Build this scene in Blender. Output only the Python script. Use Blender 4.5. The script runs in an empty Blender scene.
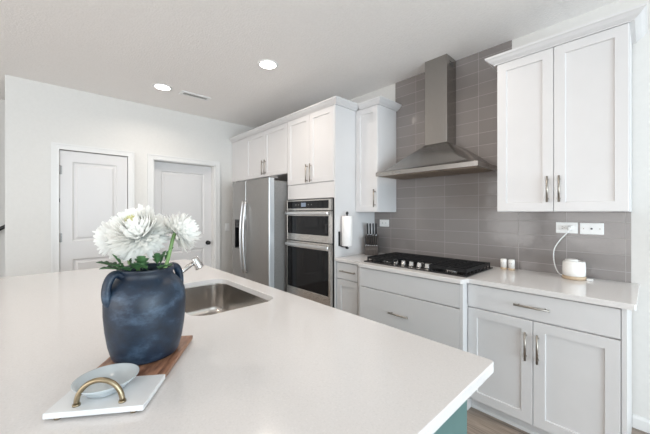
import bpy, bmesh, math, random
from mathutils import Vector, Matrix
random.seed(7)
C = bpy.context.scene.collection
S = bpy.context.scene
PI = math.pi

# ------------------------------------------------------------------ camera, world, light, exposure
YAW = math.radians(47.184)          # optical axis, 42.8 degrees off the cabinet wall
cam_data = bpy.data.cameras.new('camera')
cam = bpy.data.objects.new('camera', cam_data); C.objects.link(cam)
cam_data.sensor_width = 36.0
cam_data.lens = 301.12 / 650 * 36.0
cam_data.shift_y = -4.5 / 650
cam_data.clip_start = 0.02
cam.location = (0, 0, 1.362)
cam.rotation_euler = (PI / 2, 0, YAW)
S.camera = cam
S.cycles.use_denoising = True
S.cycles.max_bounces = 10
S.cycles.diffuse_bounces = 6
S.cycles.sample_clamp_indirect = 6.0

world = bpy.data.worlds.new('daylight'); S.world = world; world.use_nodes = True
bg = world.node_tree.nodes['Background']
bg.inputs['Color'].default_value = (0.88, 0.95, 1.0, 1)
bg.inputs['Strength'].default_value = 2.2

def area(name, loc, rot, sx, sy, power, col):
    d = bpy.data.lights.new(name, 'AREA'); d.shape = 'RECTANGLE'; d.size = sx; d.size_y = sy
    d.energy = power; d.color = col
    o = bpy.data.objects.new(name, d); o.location = loc; o.rotation_euler = rot; C.objects.link(o)
    return o
# daylight just outside the two window openings of the great room behind the camera
area('daylight_right', (4.62, -0.1, 1.30), (0, PI / 2 + 0.45, 0), 2.2, 4.8, 315, (0.72, 0.885, 1.0))
area('daylight_back', (-0.6, -4.62, 1.35), (PI / 2 + 0.50, 0, 0), 5.4, 2.2, 120, (1.0, 0.94, 0.90))

S.view_settings.view_transform = 'Standard'
S.view_settings.look = 'None'
S.view_settings.gamma = 1.0
S.view_settings.use_curve_mapping = False
S.view_settings.exposure = -0.20

# ------------------------------------------------------------------ materials
def mat(name, col, rough=0.5, metal=0.0, **kw):
    m = bpy.data.materials.new(name); m.use_nodes = True
    b = m.node_tree.nodes['Principled BSDF']
    b.inputs['Base Color'].default_value = (*col, 1)
    b.inputs['Roughness'].default_value = rough
    b.inputs['Metallic'].default_value = metal
    for k, v in kw.items():
        b.inputs[k.replace('_', ' ')].default_value = v
    return m
def nodes(m): return m.node_tree.nodes, m.node_tree.links, m.node_tree.nodes['Principled BSDF']
def noise_mat(name, c1, c2, scale, rough, metal=0.0, bump=0.0, stretch=(1, 1, 1), detail=4, lo=0.35, hi=0.65, rvar=0.0, bscale=None, dist=0.002, **kw):
    """two colours mixed by an object-space noise, with an optional bump"""
    m = mat(name, c1, rough, metal, **kw); n, l, b = nodes(m)
    tc = n.new('ShaderNodeTexCoord'); mp = n.new('ShaderNodeMapping'); mp.inputs['Scale'].default_value = stretch
    l.new(tc.outputs['Object'], mp.inputs['Vector'])
    nz = n.new('ShaderNodeTexNoise'); nz.inputs['Scale'].default_value = scale; nz.inputs['Detail'].default_value = detail
    l.new(mp.outputs['Vector'], nz.inputs['Vector'])
    cr = n.new('ShaderNodeValToRGB')
    cr.color_ramp.elements[0].position = lo; cr.color_ramp.elements[0].color = (*c1, 1)
    cr.color_ramp.elements[1].position = hi; cr.color_ramp.elements[1].color = (*c2, 1)
    l.new(nz.outputs['Fac'], cr.inputs['Fac']); l.new(cr.outputs['Color'], b.inputs['Base Color'])
    src = nz
    if bscale:
        src = n.new('ShaderNodeTexNoise'); src.inputs['Scale'].default_value = bscale; src.inputs['Detail'].default_value = 3
        l.new(mp.outputs['Vector'], src.inputs['Vector'])
    if bump:
        bp = n.new('ShaderNodeBump'); bp.inputs['Strength'].default_value = bump; bp.inputs['Distance'].default_value = dist
        l.new(src.outputs['Fac'], bp.inputs['Height']); l.new(bp.outputs['Normal'], b.inputs['Normal'])
    if rvar:
        mr = n.new('ShaderNodeMapRange'); mr.inputs['To Min'].default_value = rough - rvar; mr.inputs['To Max'].default_value = rough + rvar
        l.new(nz.outputs['Fac'], mr.inputs['Value']); l.new(mr.outputs['Result'], b.inputs['Roughness'])
    return m

M = {}
M['wall'] = noise_mat('wall_paint', (0.69, 0.672, 0.645), (0.705, 0.687, 0.66), 40, 0.65, bump=0.08, dist=0.001)
M['ceiling'] = noise_mat('ceiling_texture', (0.90, 0.875, 0.855), (0.93, 0.905, 0.885), 60, 0.85, bump=0.6, bscale=70, dist=0.005)
M['trim'] = mat('white_trim_paint', (0.74, 0.73, 0.715), 0.35)
M['door'] = mat('white_door_paint', (0.68, 0.662, 0.655), 0.38)
M['cab'] = noise_mat('white_cabinet_lacquer', (0.665, 0.65, 0.647), (0.675, 0.66, 0.657), 8, 0.33)
M['cabin'] = mat('cabinet_interior', (0.62, 0.60, 0.57), 0.6)
M['steel'] = noise_mat('brushed_steel', (0.36, 0.345, 0.33), (0.41, 0.395, 0.38), 20, 0.34, 1.0, bump=0.02, stretch=(40, 40, 1), rvar=0.04)
M['steelh'] = noise_mat('brushed_steel_horizontal', (0.46, 0.44, 0.42), (0.51, 0.49, 0.47), 20, 0.22, 1.0, stretch=(1, 40, 40), rvar=0.03)
M['oven_steel'] = noise_mat('oven_steel', (0.64, 0.61, 0.58), (0.70, 0.67, 0.64), 20, 0.28, 1.0, stretch=(1, 40, 40), rvar=0.04)
M['hood_steel'] = noise_mat('hood_steel', (0.345, 0.325, 0.305), (0.40, 0.38, 0.36), 18, 0.24, 1.0, stretch=(40, 40, 1), rvar=0.02)
M['sink_steel'] = noise_mat('sink_steel', (0.52, 0.49, 0.46), (0.60, 0.57, 0.54), 40, 0.22, 1.0, bump=0.04, stretch=(30, 30, 1))
M['fridge_side'] = noise_mat('grey_painted_side', (0.19, 0.185, 0.18), (0.22, 0.215, 0.21), 60, 0.48, bump=0.1)
M['nickel'] = mat('satin_nickel', (0.38, 0.345, 0.305), 0.36, 1.0)
M['hinge'] = mat('dull_grey_hinge', (0.30, 0.29, 0.28), 0.45, 0.6)
M['louver'] = mat('grey_louver', (0.50, 0.49, 0.48), 0.5)
M['edge'] = mat('grey_door_edge', (0.50, 0.52, 0.54), 0.35, 0.2)
M['knob_steel'] = mat('knob_steel', (0.55, 0.54, 0.53), 0.26, 1.0)
M['chrome'] = mat('polished_chrome', (0.85, 0.85, 0.86), 0.10, 1.0)
M['handle_steel'] = mat('pale_handle_steel', (0.72, 0.72, 0.72), 0.34, 1.0)
M['brass'] = noise_mat('antique_brass', (0.30, 0.24, 0.155), (0.40, 0.33, 0.225), 60, 0.34, 1.0)
M['black'] = mat('black_plastic', (0.012, 0.012, 0.013), 0.32)
M['iron'] = noise_mat('cast_iron', (0.010, 0.010, 0.011), (0.016, 0.016, 0.017), 80, 0.55, bump=0.1, Specular_IOR_Level=0.25)
M['glass'] = mat('black_oven_glass', (0.010, 0.010, 0.011), 0.06, 0.0, Specular_IOR_Level=0.3)
M['cookglass'] = mat('black_cooktop_plate', (0.015, 0.015, 0.016), 0.16)
M['filter'] = noise_mat('hood_filter_mesh', (0.30, 0.24, 0.19), (0.42, 0.34, 0.27), 300, 0.45, 0.8)
M['teal'] = noise_mat('teal_paint', (0.084, 0.165, 0.158), (0.091, 0.174, 0.166), 20, 0.42)
M['plastic'] = mat('white_plastic', (0.86, 0.86, 0.85), 0.3)
M['socket'] = mat('dark_slot', (0.05, 0.05, 0.05), 0.5)
M['ceramic'] = noise_mat('white_glazed_ceramic', (0.82, 0.80, 0.77), (0.86, 0.84, 0.81), 30, 0.2, bump=0.1)
M['beige'] = mat('beige_wood_base', (0.55, 0.42, 0.29), 0.5)
M['paper'] = noise_mat('paper_towel', (0.85, 0.82, 0.80), (0.90, 0.87, 0.85), 160, 0.9, bump=0.35)
M['knifewood'] = noise_mat('dark_wood_block', (0.050, 0.039, 0.034), (0.080, 0.064, 0.056), 22, 0.5, stretch=(8, 8, 1), bump=0.1)
M['marble'] = noise_mat('white_marble', (0.74, 0.745, 0.75), (0.68, 0.69, 0.70), 9, 0.22, lo=0.5, hi=0.9)
M['walnut'] = noise_mat('acacia_wood', (0.15, 0.065, 0.036), (0.44, 0.23, 0.14), 9, 0.42, stretch=(2.2, 9, 9), lo=0.3, hi=0.7, detail=6, bump=0.05)
M['dish'] = mat('pale_grey_blue_glass', (0.66, 0.71, 0.73), 0.12, 0.0, Transmission_Weight=0.25)
def vase_mat():
    m = mat('chalky_navy_clay', (0.01, 0.02, 0.04), 0.45); n, l, b = nodes(m)
    tc = n.new('ShaderNodeTexCoord'); mp = n.new('ShaderNodeMapping'); mp.inputs['Scale'].default_value = (1, 1, 1.7); l.new(tc.outputs['Object'], mp.inputs[0])
    a = n.new('ShaderNodeTexNoise'); a.inputs['Scale'].default_value = 10; a.inputs['Detail'].default_value = 10; a.inputs['Roughness'].default_value = 0.68; a.inputs['Distortion'].default_value = 0.15
    l.new(mp.outputs[0], a.inputs['Vector'])
    r1 = n.new('ShaderNodeValToRGB'); e = r1.color_ramp.elements
    e[0].position = 0.36; e[0].color = (0.005, 0.010, 0.019, 1); e[1].position = 0.82; e[1].color = (0.085, 0.135, 0.20, 1)
    k = e.new(0.52); k.color = (0.009, 0.021, 0.042, 1)
    l.new(a.outputs['Fac'], r1.inputs[0]); l.new(r1.outputs[0], b.inputs['Base Color'])
    g = n.new('ShaderNodeTexNoise'); g.inputs['Scale'].default_value = 45; g.inputs['Detail'].default_value = 5; l.new(tc.outputs['Object'], g.inputs['Vector'])
    bp_ = n.new('ShaderNodeBump'); bp_.inputs['Strength'].default_value = 0.25; bp_.inputs['Distance'].default_value = 0.003
    l.new(g.outputs['Fac'], bp_.inputs['Height']); l.new(bp_.outputs[0], b.inputs['Normal'])
    return m
M['vase'] = vase_mat()
M['soil'] = mat('dark_vase_inside', (0.01, 0.012, 0.015), 0.9)
M['petal'] = noise_mat('white_petal', (0.88, 0.87, 0.83), (0.92, 0.91, 0.88), 60, 0.55, Subsurface_Weight=0.0)
def petal_mat():
    m = mat('white_petal_soft', (0.96, 0.955, 0.93), 0.6); n, l, b = nodes(m)
    tr = n.new('ShaderNodeBsdfTranslucent'); tr.inputs['Color'].default_value = (0.97, 0.965, 0.94, 1)
    mx = n.new('ShaderNodeMixShader'); mx.inputs[0].default_value = 0.45
    l.new(b.outputs[0], mx.inputs[1]); l.new(tr.outputs[0], mx.inputs[2]); l.new(mx.outputs[0], n['Material Output'].inputs['Surface'])
    return m
M['petal'] = petal_mat()
M['petal_c'] = mat('yellow_green_centre', (0.72, 0.68, 0.36), 0.6)
M['stem'] = noise_mat('green_stem', (0.12, 0.22, 0.065), (0.19, 0.31, 0.11), 40, 0.5)
M['leaf'] = noise_mat('dark_green_leaf', (0.025, 0.075, 0.028), (0.06, 0.14, 0.05), 30, 0.45)
M['display'] = mat('lit_display', (0.1, 0.12, 0.15), 0.2, 0.0, Emission_Color=(0.55, 0.68, 0.9, 1), Emission_Strength=0.25)
M['lamp'] = mat('lit_lamp_lens', (1, 1, 1), 0.4, 0.0, Emission_Color=(1.0, 0.93, 0.84, 1), Emission_Strength=14.0)
M['outdoor'] = mat('handrail_dark', (0.02, 0.018, 0.016), 0.4)

def quartz():
    m = mat('white_quartz', (0.80, 0.775, 0.75), 0.12); n, l, b = nodes(m)
    tc = n.new('ShaderNodeTexCoord')
    vz = n.new('ShaderNodeTexNoise'); vz.inputs['Scale'].default_value = 210; vz.inputs['Detail'].default_value = 2
    l.new(tc.outputs['Object'], vz.inputs['Vector'])
    cr = n.new('ShaderNodeValToRGB')
    e = cr.color_ramp.elements
    e[0].position = 0.30; e[0].color = (0.655, 0.632, 0.618, 1)
    e[1].position = 0.42; e[1].color = (0.69, 0.665, 0.65, 1)
    e2 = e.new(0.62); e2.color = (0.70, 0.674, 0.66, 1)
    e3 = e.new(0.72); e3.color = (0.735, 0.71, 0.695, 1)
    l.new(vz.outputs['Fac'], cr.inputs['Fac']); l.new(cr.outputs['Color'], b.inputs['Base Color'])
    return m
M['quartz'] = quartz()

def tile():
    m = mat('grey_glazed_tile', (0.22, 0.2, 0.19), 0.12); n, l, b = nodes(m)
    ge = n.new('ShaderNodeNewGeometry'); sp = n.new('ShaderNodeSeparateXYZ'); l.new(ge.outputs['Position'], sp.inputs[0])
    ax = n.new('ShaderNodeMath'); ax.operation = 'ADD'; ax.inputs[1].default_value = 0.106 + 0.2995 * 20
    az = n.new('ShaderNodeMath'); az.operation = 'ADD'; az.inputs[1].default_value = -0.979 + 0.1065 * 20
    l.new(sp.outputs['X'], ax.inputs[0]); l.new(sp.outputs['Z'], az.inputs[0])
    cb = n.new('ShaderNodeCombineXYZ'); l.new(ax.outputs[0], cb.inputs[0]); l.new(az.outputs[0], cb.inputs[1])
    br = n.new('ShaderNodeTexBrick'); br.offset = 0.0; br.squash = 1.0
    br.inputs['Scale'].default_value = 1.0; br.inputs['Brick Width'].default_value = 0.2995; br.inputs['Row Height'].default_value = 0.1065
    br.inputs['Mortar Size'].default_value = 0.0016; br.inputs['Mortar Smooth'].default_value = 0.2; br.inputs['Bias'].default_value = 0.0
    br.inputs['Color1'].default_value = (0.225, 0.202, 0.193, 1); br.inputs['Color2'].default_value = (0.258, 0.234, 0.224, 1)
    br.inputs['Mortar'].default_value = (0.37, 0.345, 0.33, 1)
    l.new(cb.outputs[0], br.inputs['Vector']); l.new(br.outputs['Color'], b.inputs['Base Color'])
    mr = n.new('ShaderNodeMapRange'); mr.inputs['To Min'].default_value = 0.13; mr.inputs['To Max'].default_value = 0.7
    l.new(br.outputs['Fac'], mr.inputs['Value']); l.new(mr.outputs['Result'], b.inputs['Roughness'])
    nz = n.new('ShaderNodeTexNoise'); nz.inputs['Scale'].default_value = 9; nz.inputs['Detail'].default_value = 1
    l.new(cb.outputs[0], nz.inputs['Vector'])
    ma = n.new('ShaderNodeMath'); ma.operation = 'MULTIPLY_ADD'; ma.inputs[1].default_value = -0.4
    l.new(br.outputs['Fac'], ma.inputs[0]); l.new(nz.outputs['Fac'], ma.inputs[2])
    bp = n.new('ShaderNodeBump'); bp.inputs['Strength'].default_value = 0.35; bp.inputs['Distance'].default_value = 0.003
    l.new(ma.outputs[0], bp.inputs['Height']); l.new(bp.outputs['Normal'], b.inputs['Normal'])
    return m
M['tile'] = tile()

def planks():
    m = mat('grey_brown_plank_floor', (0.3, 0.25, 0.2), 0.4); n, l, b = nodes(m)
    tc = n.new('ShaderNodeTexCoord')
    br = n.new('ShaderNodeTexBrick'); br.offset = 0.37
    br.inputs['Scale'].default_value = 1.0; br.inputs['Brick Width'].default_value = 1.22; br.inputs['Row Height'].default_value = 0.18
    br.inputs['Mortar Size'].default_value = 0.0015
    br.inputs['Color1'].default_value = (0.26, 0.205, 0.168, 1); br.inputs['Color2'].default_value = (0.335, 0.272, 0.222, 1)
    br.inputs['Mortar'].default_value = (0.08, 0.06, 0.05, 1)
    l.new(tc.outputs['Object'], br.inputs['Vector'])
    mp = n.new('ShaderNodeMapping'); mp.inputs['Scale'].default_value = (2, 28, 1); l.new(tc.outputs['Object'], mp.inputs['Vector'])
    nz = n.new('ShaderNodeTexNoise'); nz.inputs['Scale'].default_value = 3; nz.inputs['Detail'].default_value = 6; l.new(mp.outputs['Vector'], nz.inputs['Vector'])
    mx = n.new('ShaderNodeMix'); mx.data_type = 'RGBA'; mx.blend_type = 'OVERLAY'; mx.inputs['Factor'].default_value = 0.75
    l.new(br.outputs['Color'], mx.inputs['A']); l.new(nz.outputs['Fac'], mx.inputs['B'])
    l.new(mx.outputs['Result'], b.inputs['Base Color'])
    return m
M['floor'] = planks()

# ------------------------------------------------------------------ mesh helpers (world coordinates; obj() moves them under their thing)
def nb(): return bmesh.new()
def box(bm, x0, x1, y0, y1, z0, z1, bev=0.0, seg=1):
    vs = [bm.verts.new((x, y, z)) for x in (x0, x1) for y in (y0, y1) for z in (z0, z1)]
    fs = [(0, 1, 3, 2), (4, 6, 7, 5), (0, 4, 5, 1), (2, 3, 7, 6), (0, 2, 6, 4), (1, 5, 7, 3)]
    faces = [bm.faces.new([vs[i] for i in f]) for f in fs]
    if bev:
        es = set(e for f in faces for e in f.edges)
        bmesh.ops.bevel(bm, geom=list(es), offset=bev, segments=seg, profile=0.5, affect='EDGES', clamp_overlap=True)
    return bm
def ring(bm, pts): return [bm.verts.new(p) for p in pts]
def bridge(bm, a, b, smooth=True):
    n = len(a)
    for i in range(n):
        f = bm.faces.new((a[i], a[(i + 1) % n], b[(i + 1) % n], b[i])); f.smooth = smooth
def cap(bm, r, flip=False):
    bm.faces.new(list(reversed(r)) if flip else r)
def loft(bm, rings, cap0=True, cap1=True, smooth=True):
    rs = [ring(bm, r) for r in rings]
    for a, b in zip(rs, rs[1:]): bridge(bm, a, b, smooth)
    if cap0: cap(bm, rs[0], True)
    if cap1: cap(bm, rs[-1])
    return rs
def circ(c, r, ax=(0, 0, 1), n=20, ph=0.0):
    c = Vector(c); a = Vector(ax).normalized()
    u = a.orthogonal().normalized(); v = a.cross(u)
    return [c + u * (r * math.cos(ph + 2 * PI * i / n)) + v * (r * math.sin(ph + 2 * PI * i / n)) for i in range(n)]
def cyl(bm, p0, p1, r0, r1=None, n=20, smooth=True):
    p0, p1 = Vector(p0), Vector(p1); ax = p1 - p0
    r1 = r0 if r1 is None else r1
    loft(bm, [circ(p0, r0, ax, n), circ(p1, r1, ax, n)], smooth=smooth)
def tube(bm, pts, r, n=12, caps=True):
    """swept round bar along a polyline; r may be a list"""
    pts = [Vector(p) for p in pts]; rr = r if isinstance(r, (list, tuple)) else [r] * len(pts)
    t = (pts[1] - pts[0]).normalized(); u = t.orthogonal().normalized(); rings = []
    for i, p in enumerate(pts):
        if i == 0: t = pts[1] - pts[0]
        elif i == len(pts) - 1: t = pts[-1] - pts[-2]
        else: t = (pts[i + 1] - pts[i]).normalized() + (pts[i] - pts[i - 1]).normalized()
        t = t.normalized(); u = (u - t * u.dot(t)).normalized(); v = t.cross(u)
        rings.append([p + u * (rr[i] * math.cos(2 * PI * k / n)) + v * (rr[i] * math.sin(2 * PI * k / n)) for k in range(n)])
    loft(bm, rings, caps, caps)
def lathe(bm, c, prof, n=40, cap0=True, cap1=True):
    """profile [(r, z)] round the vertical axis through c"""
    loft(bm, [[(c[0] + r * math.cos(2 * PI * i / n), c[1] + r * math.sin(2 * PI * i / n), c[2] + z) for i in range(n)] for r, z in prof], cap0, cap1)
def prism(bm, poly, z0, z1):
    """vertical extrusion of a counter-clockwise polygon"""
    a = ring(bm, [(x, y, z0) for x, y in poly]); b = ring(bm, [(x, y, z1) for x, y in poly])
    bridge(bm, a, b, False); cap(bm, a, True); cap(bm, b)
def sweep(bm, path, prof, before=None, after=None):
    """moulding: profile [(out, z)] along an xy path with mitred corners; 'out' lies to the right of travel"""
    P = [Vector(p) for p in path]; rows = []
    ext = ([Vector(before)] if before else []) + P + ([Vector(after)] if after else [])
    k0 = 1 if before else 0
    for i in range(len(P)):
        j = i + k0
        dirs = []
        if j > 0: dirs.append((ext[j] - ext[j - 1]).normalized())
        if j < len(ext) - 1: dirs.append((ext[j + 1] - ext[j]).normalized())
        ns = [Vector((d.y, -d.x)) for d in dirs]
        if len(ns) == 2:
            m = (ns[0] + ns[1]).normalized(); m = m / m.dot(ns[0])
        else: m = ns[0]
        rows.append([(P[i].x + m.x * o, P[i].y + m.y * o, z) for o, z in prof])
    loft(bm, rows, smooth=False)
def shaker(bm, x0, x1, z0, z1, yf, th=0.02, fr=0.058, rec=0.009):
    """recessed-panel front facing -y, its face at y = yf"""
    g = 0.0015
    o = [(x0 + g, z0 + g), (x1 - g, z0 + g), (x1 - g, z1 - g), (x0 + g, z1 - g)]
    def rr(d, y): return ring(bm, [(x + (d if i in (0, 3) else -d), y, z + (d if i in (0, 1) else -d)) for i, (x, z) in enumerate(o)])
    back = rr(0, yf + th); s = rr(0, yf + 0.002); f = rr(0.002, yf); a = rr(fr, yf); b = rr(fr + 0.003, yf + rec)
    for p, q in ((back, s), (s, f), (f, a), (a, b)): bridge(bm, p, q, False)
    cap(bm, b); cap(bm, back, True)
def pull(bm, a, b, out=0.027, r=0.0062):
    """bar pull from a to b lying 'out' in front (-y) of the surface the ends are given on"""
    a, b = Vector(a), Vector(b); d = (b - a).normalized(); o = Vector((0, -out, 0))
    cyl(bm, a + o, b + o, r, n=12)
    for p in (a + d * 0.022, b - d * 0.022): cyl(bm, p, p + o, r * 0.85, n=10)

def finish(bm):
    bmesh.ops.recalc_face_normals(bm, faces=bm.faces)
def obj(name, bm, m, parent=None, base=None, smooth_angle=None):
    finish(bm)
    me = bpy.data.meshes.new(name)
    if base is None and parent is not None: base = root_loc(parent)
    if base is not None: bmesh.ops.translate(bm, verts=bm.verts, vec=-Vector(base))
    bm.to_mesh(me); bm.free()
    mm = m if isinstance(m, (list, tuple)) else [m]
    for q in mm: me.materials.append(M[q])
    o = bpy.data.objects.new(name, me); C.objects.link(o)
    if parent is not None: o.parent = parent
    elif base is not None: o.location = base
    return o
def root_loc(o):
    v = Vector((0, 0, 0))
    while o is not None:
        v += o.location; o = o.parent
    return v
def thing(name, label, cat, loc, group=None):
    o = bpy.data.objects.new(name, None); o.empty_display_size = 0.05; C.objects.link(o); o.location = loc
    o['label'] = label; o['category'] = cat
    if group: o['group'] = group
    return o
def tag(o, label, cat, group=None):
    o['label'] = label; o['category'] = cat
    if group: o['group'] = group
    return o
def struct(name, bm, m, parent=None, label=None):
    o = obj(name, bm, m, parent)
    if parent is None: o['kind'] = 'structure'
    return o

# ------------------------------------------------------------------ the setting
B, W, H = -4.39, 2.74, 2.743
b = nb(); box(b, -5.6, 4.7, -4.7, 2.9, -0.12, 0.0); struct('floor', b, 'floor')
b = nb(); box(b, -5.6, 4.7, -4.7, 2.9, H, H + 0.12); struct('ceiling', b, 'ceiling')
b = nb(); box(b, -4.39, 4.55, W, W + 0.16, 0, H); struct('wall_cabinets', b, 'wall')
# wall with the two doors: an outside corner at its near end; openings for the doors
D1, D2, HD = (0.105, 0.743), (1.02, 1.845), 2.055
b = nb()
for y0, y1, z0 in ((-0.302, D1[0], 0), (D1[0], D1[1], HD), (D1[1], D2[0], 0), (D2[0], D2[1], HD), (D2[1], W + 0.16, 0)):
    box(b, B - 0.14, B, y0, y1, z0, H)
struct('wall_doors', b, 'wall')
b = nb(); box(b, -5.55, -5.4, -4.55, 2.9, 0, H); struct('wall_far', b, 'wall')
# great room behind the camera: one wall per side, each with a window opening
b = nb()
for y0, y1, z0, z1 in ((-4.55, -2.5, 0, H), (2.3, W + 0.16, 0, H), (-2.5, 2.3, 0, 0.12), (-2.5, 2.3, 2.45, H)): box(b, 4.4, 4.55, y0, y1, z0, z1)
struct('wall_right', b, 'wall')
b = nb()
for x0, x1, z0, z1 in ((-5.55, -3.4, 0, H), (2.3, 4.55, 0, H), (-3.4, 2.3, 0, 0.12), (-3.4, 2.3, 2.45, H)): box(b, x0, x1, -4.7, -4.55, z0, z1)
struct('wall_behind', b, 'wall')
def window(name, axis, a0, a1, at, n):
    w = bpy.data.objects.new(name, None); C.objects.link(w); w['kind'] = 'structure'
    f = nb(); t = 0.06
    def bb(u0, u1, z0, z1):
        if axis == 'y': box(f, at, at + 0.07, u0, u1, z0, z1)
        else: box(f, u0, u1, at, at + 0.07, z0, z1)
    bb(a0, a1, 0.12, 0.18); bb(a0, a1, 2.39, 2.45)
    for k in range(n + 1):
        c = a0 + (a1 - a0) * k / n; c = min(max(c, a0 + t / 2), a1 - t / 2); bb(c - t / 2, c + t / 2, 0.18, 2.39)
    obj('window_frame', f, 'trim', w)
window('window_1', 'y', -2.5, 2.3, 4.42, 3)
window('window_2', 'x', -3.4, 2.3, -4.64, 4)
# tile backsplash, counter to ceiling between the wall cabinets
b = nb()
box(b, -2.123, -1.846, W - 0.006, W, 0.9145, 1.366)
box(b, -1.846, -0.752, W - 0.006, W, 0.9145, H - 0.001)
box(b, -0.752, -0.0815, W - 0.006, W, 0.9145, 1.366)
o = struct('wall_backsplash', b, 'tile')
# baseboards
def baseprof(t=0.014, h=0.083): return [(0, 0.001), (t, 0.001), (t, h - 0.02), (t * 0.45, h - 0.004), (t * 0.45, h), (0, h)]
b = nb(); sweep(b, [(-0.076, W), (4.38, W)], baseprof()); struct('baseboard_right', b, 'trim')
b = nb(); sweep(b, [(B - 0.14, -0.302), (B, -0.302), (B, 0.03)], baseprof()); struct('baseboard_left', b, 'trim')
b = nb(); sweep(b, [(B, 0.811), (B, 0.952)], baseprof()); struct('baseboard_middle', b, 'trim')

def casing(name, y0, y1):
    b = nb(); c = 0.066; t = 0.016
    for a0, a1, z0, z1 in ((y0 - c, y0, 0, HD + c), (y1, y1 + c, 0, HD + c), (y0, y1, HD, HD + c)):
        box(b, B, B + t, a0, a1, z0, z1)
        # raised outer band of the casing
    for a0, a1, z0, z1 in ((y0 - c, y0 - c + 0.018, 0, HD + c), (y1 + c - 0.018, y1 + c, 0, HD + c), (y0 - c + 0.018, y1 + c - 0.018, HD + c - 0.018, HD + c)):
        box(b, B + t, B + t + 0.006, a0, a1, z0, z1)
    struct(name, b, 'trim')
casing('trim_1', 0.105, 0.743); casing('trim_2', 1.02, 1.845)

def panel_door(name, y0, y1, xf, hinge_side, knob_y, hinges=True):
    d = bpy.data.objects.new(name, None); C.objects.link(d); d['kind'] = 'structure'; d.location = (xf, (y0 + y1) / 2, 0)
    b = nb(); th = 0.036; st = 0.105
    zs = [(0.20, 0.838), (1.04, 1.93)]
    rows = [0.008] + [z for p in zs for z in p] + [2.045]
    # slab: stiles, rails, and moulded raised panels
    def q(ya, yb, za, zb): box(b, xf - th, xf, ya, yb, za, zb)
    q(y0, y0 + st, rows[0], rows[-1]); q(y1 - st, y1, rows[0], rows[-1])
    for za, zb in ((rows[0], rows[1]), (rows[2], rows[3]), (rows[4], rows[5])): q(y0 + st, y1 - st, za, zb)
    for za, zb in zs:
        ya, yb = y0 + st, y1 - st
        def r(dd, x): return ring(b, [(x, ya + dd, za + dd), (x, yb - dd, za + dd), (x, yb - dd, zb - dd), (x, ya + dd, zb - dd)])
        R = [r(0, xf), r(0.012, xf - 0.012), r(0.026, xf - 0.012), r(0.046, xf - 0.003)]
        for p_, q_ in zip(R, R[1:]): bridge(b, p_, q_, False)
        cap(b, R[-1])
        cap(b, r(0, xf - th), True)
    obj('door_panel', b, 'door', d)
    k = nb()
    cyl(k, (xf, knob_y, 0.912), (xf + 0.010, knob_y, 0.912), 0.032, n=24)
    cyl(k, (xf + 0.010, knob_y, 0.912), (xf + 0.036, knob_y, 0.912), 0.011, n=16)
    loft(k, [circ((xf + x, knob_y, 0.912), r, (1, 0, 0), 20) for x, r in ((0.034, 0.013), (0.040, 0.024), (0.052, 0.028), (0.062, 0.022), (0.066, 0.008))])
    o = obj('door_knob', k, 'black', d); o['label'] = 'round black door knob'
    if hinges:
        for z in (1.83, 1.085, 0.25):
            h = nb(); cyl(h, (xf + 0.006, hinge_side, z - 0.05), (xf + 0.006, hinge_side, z + 0.05), 0.008, n=12)
            box(h, xf - 0.001, xf + 0.002, hinge_side, hinge_side + 0.022, z - 0.048, z + 0.048)
            obj('hinge', h, 'hinge', d)
    return d
panel_door('door_1', 0.112, 0.737, B - 0.004, 0.108, 0.655)
panel_door('door_2', 1.036, 1.829, B - 0.112, 1.03, 1.775, hinges=False)
b = nb()     # jambs of the deep opening
for a0, a1, z0, z1 in ((1.02, 1.034, 0, 2.055), (1.831, 1.845, 0, 2.055), (1.02, 1.845, 2.048, 2.055)): box(b, B - 0.14, B, a0, a1, z0, z1)
struct('trim_3', b, 'trim')
# light switch between the far door and the refrigerator
t = thing('light_switch', 'white rocker light switch on the wall beside the refrigerator', 'light switch', (B, 2.03, 1.14))
b = nb(); box(b, B, B + 0.006, 1.995, 2.065, 1.082, 1.198, 0.002); obj('wall_plate', b, 'plastic', t)
b = nb(); box(b, B + 0.0062, B + 0.010, 2.014, 2.046, 1.107, 1.173, 0.001); obj('rocker', b, 'plastic', t)
# handrail glimpsed beyond the wall's end
b = nb(); tube(b, [(-5.34, -1.0, 0.77), (-5.34, 0.2, 1.57)], 0.022)
for y in (-0.8, 0.0):
    z = 0.77 + (y + 1.0) * 0.8 / 1.2
    tube(b, [(-5.40, y, z - 0.07), (-5.36, y, z - 0.07), (-5.34, y, z - 0.02)], 0.008)
tag(obj('handrail', b, 'outdoor', base=(-5.4, -0.4, 0)), 'dark sloping handrail glimpsed past the left end of the door wall', 'handrail')

# ------------------------------------------------------------------ ceiling fixtures
def downlight(x, y, label):
    t = thing('recessed_light', label, 'ceiling light', (x, y, H), 'recessed ceiling lights')
    b = nb(); n = 36
    R = [[(x + r * math.cos(2 * PI * i / n), y + r * math.sin(2 * PI * i / n), z) for i in range(n)] for r, z in ((0.095, H - 0.0005), (0.095, H - 0.004), (0.088, H - 0.008), (0.074, H - 0.006), (0.074, H - 0.0005))]
    rs = loft(b, R, False, False); bridge(b, rs[-1], rs[0])
    obj('trim_ring', b, 'plastic', t)
    b = nb(); cyl(b, (x, y, H - 0.0045), (x, y, H - 0.001), 0.073, n=32, smooth=False); obj('lens', b, 'lamp', t)
    lamp_light(x, y)
def lamp_light(x, y, power=7.0):
    d = bpy.data.lights.new('downlight', 'AREA'); d.shape = 'DISK'; d.size = 0.14; d.energy = power; d.color = (1.0, 0.89, 0.78); d.spread = math.radians(150)
    o = bpy.data.objects.new('downlight', d); o.location = (x, y, H - 0.012); C.objects.link(o)
downlight(-3.647, 0.94, 'round recessed ceiling light nearest the doors, left of the air vent')
downlight(-2.423, 1.519, 'round recessed ceiling light nearer the tall cabinets, right of the air vent')
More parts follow.
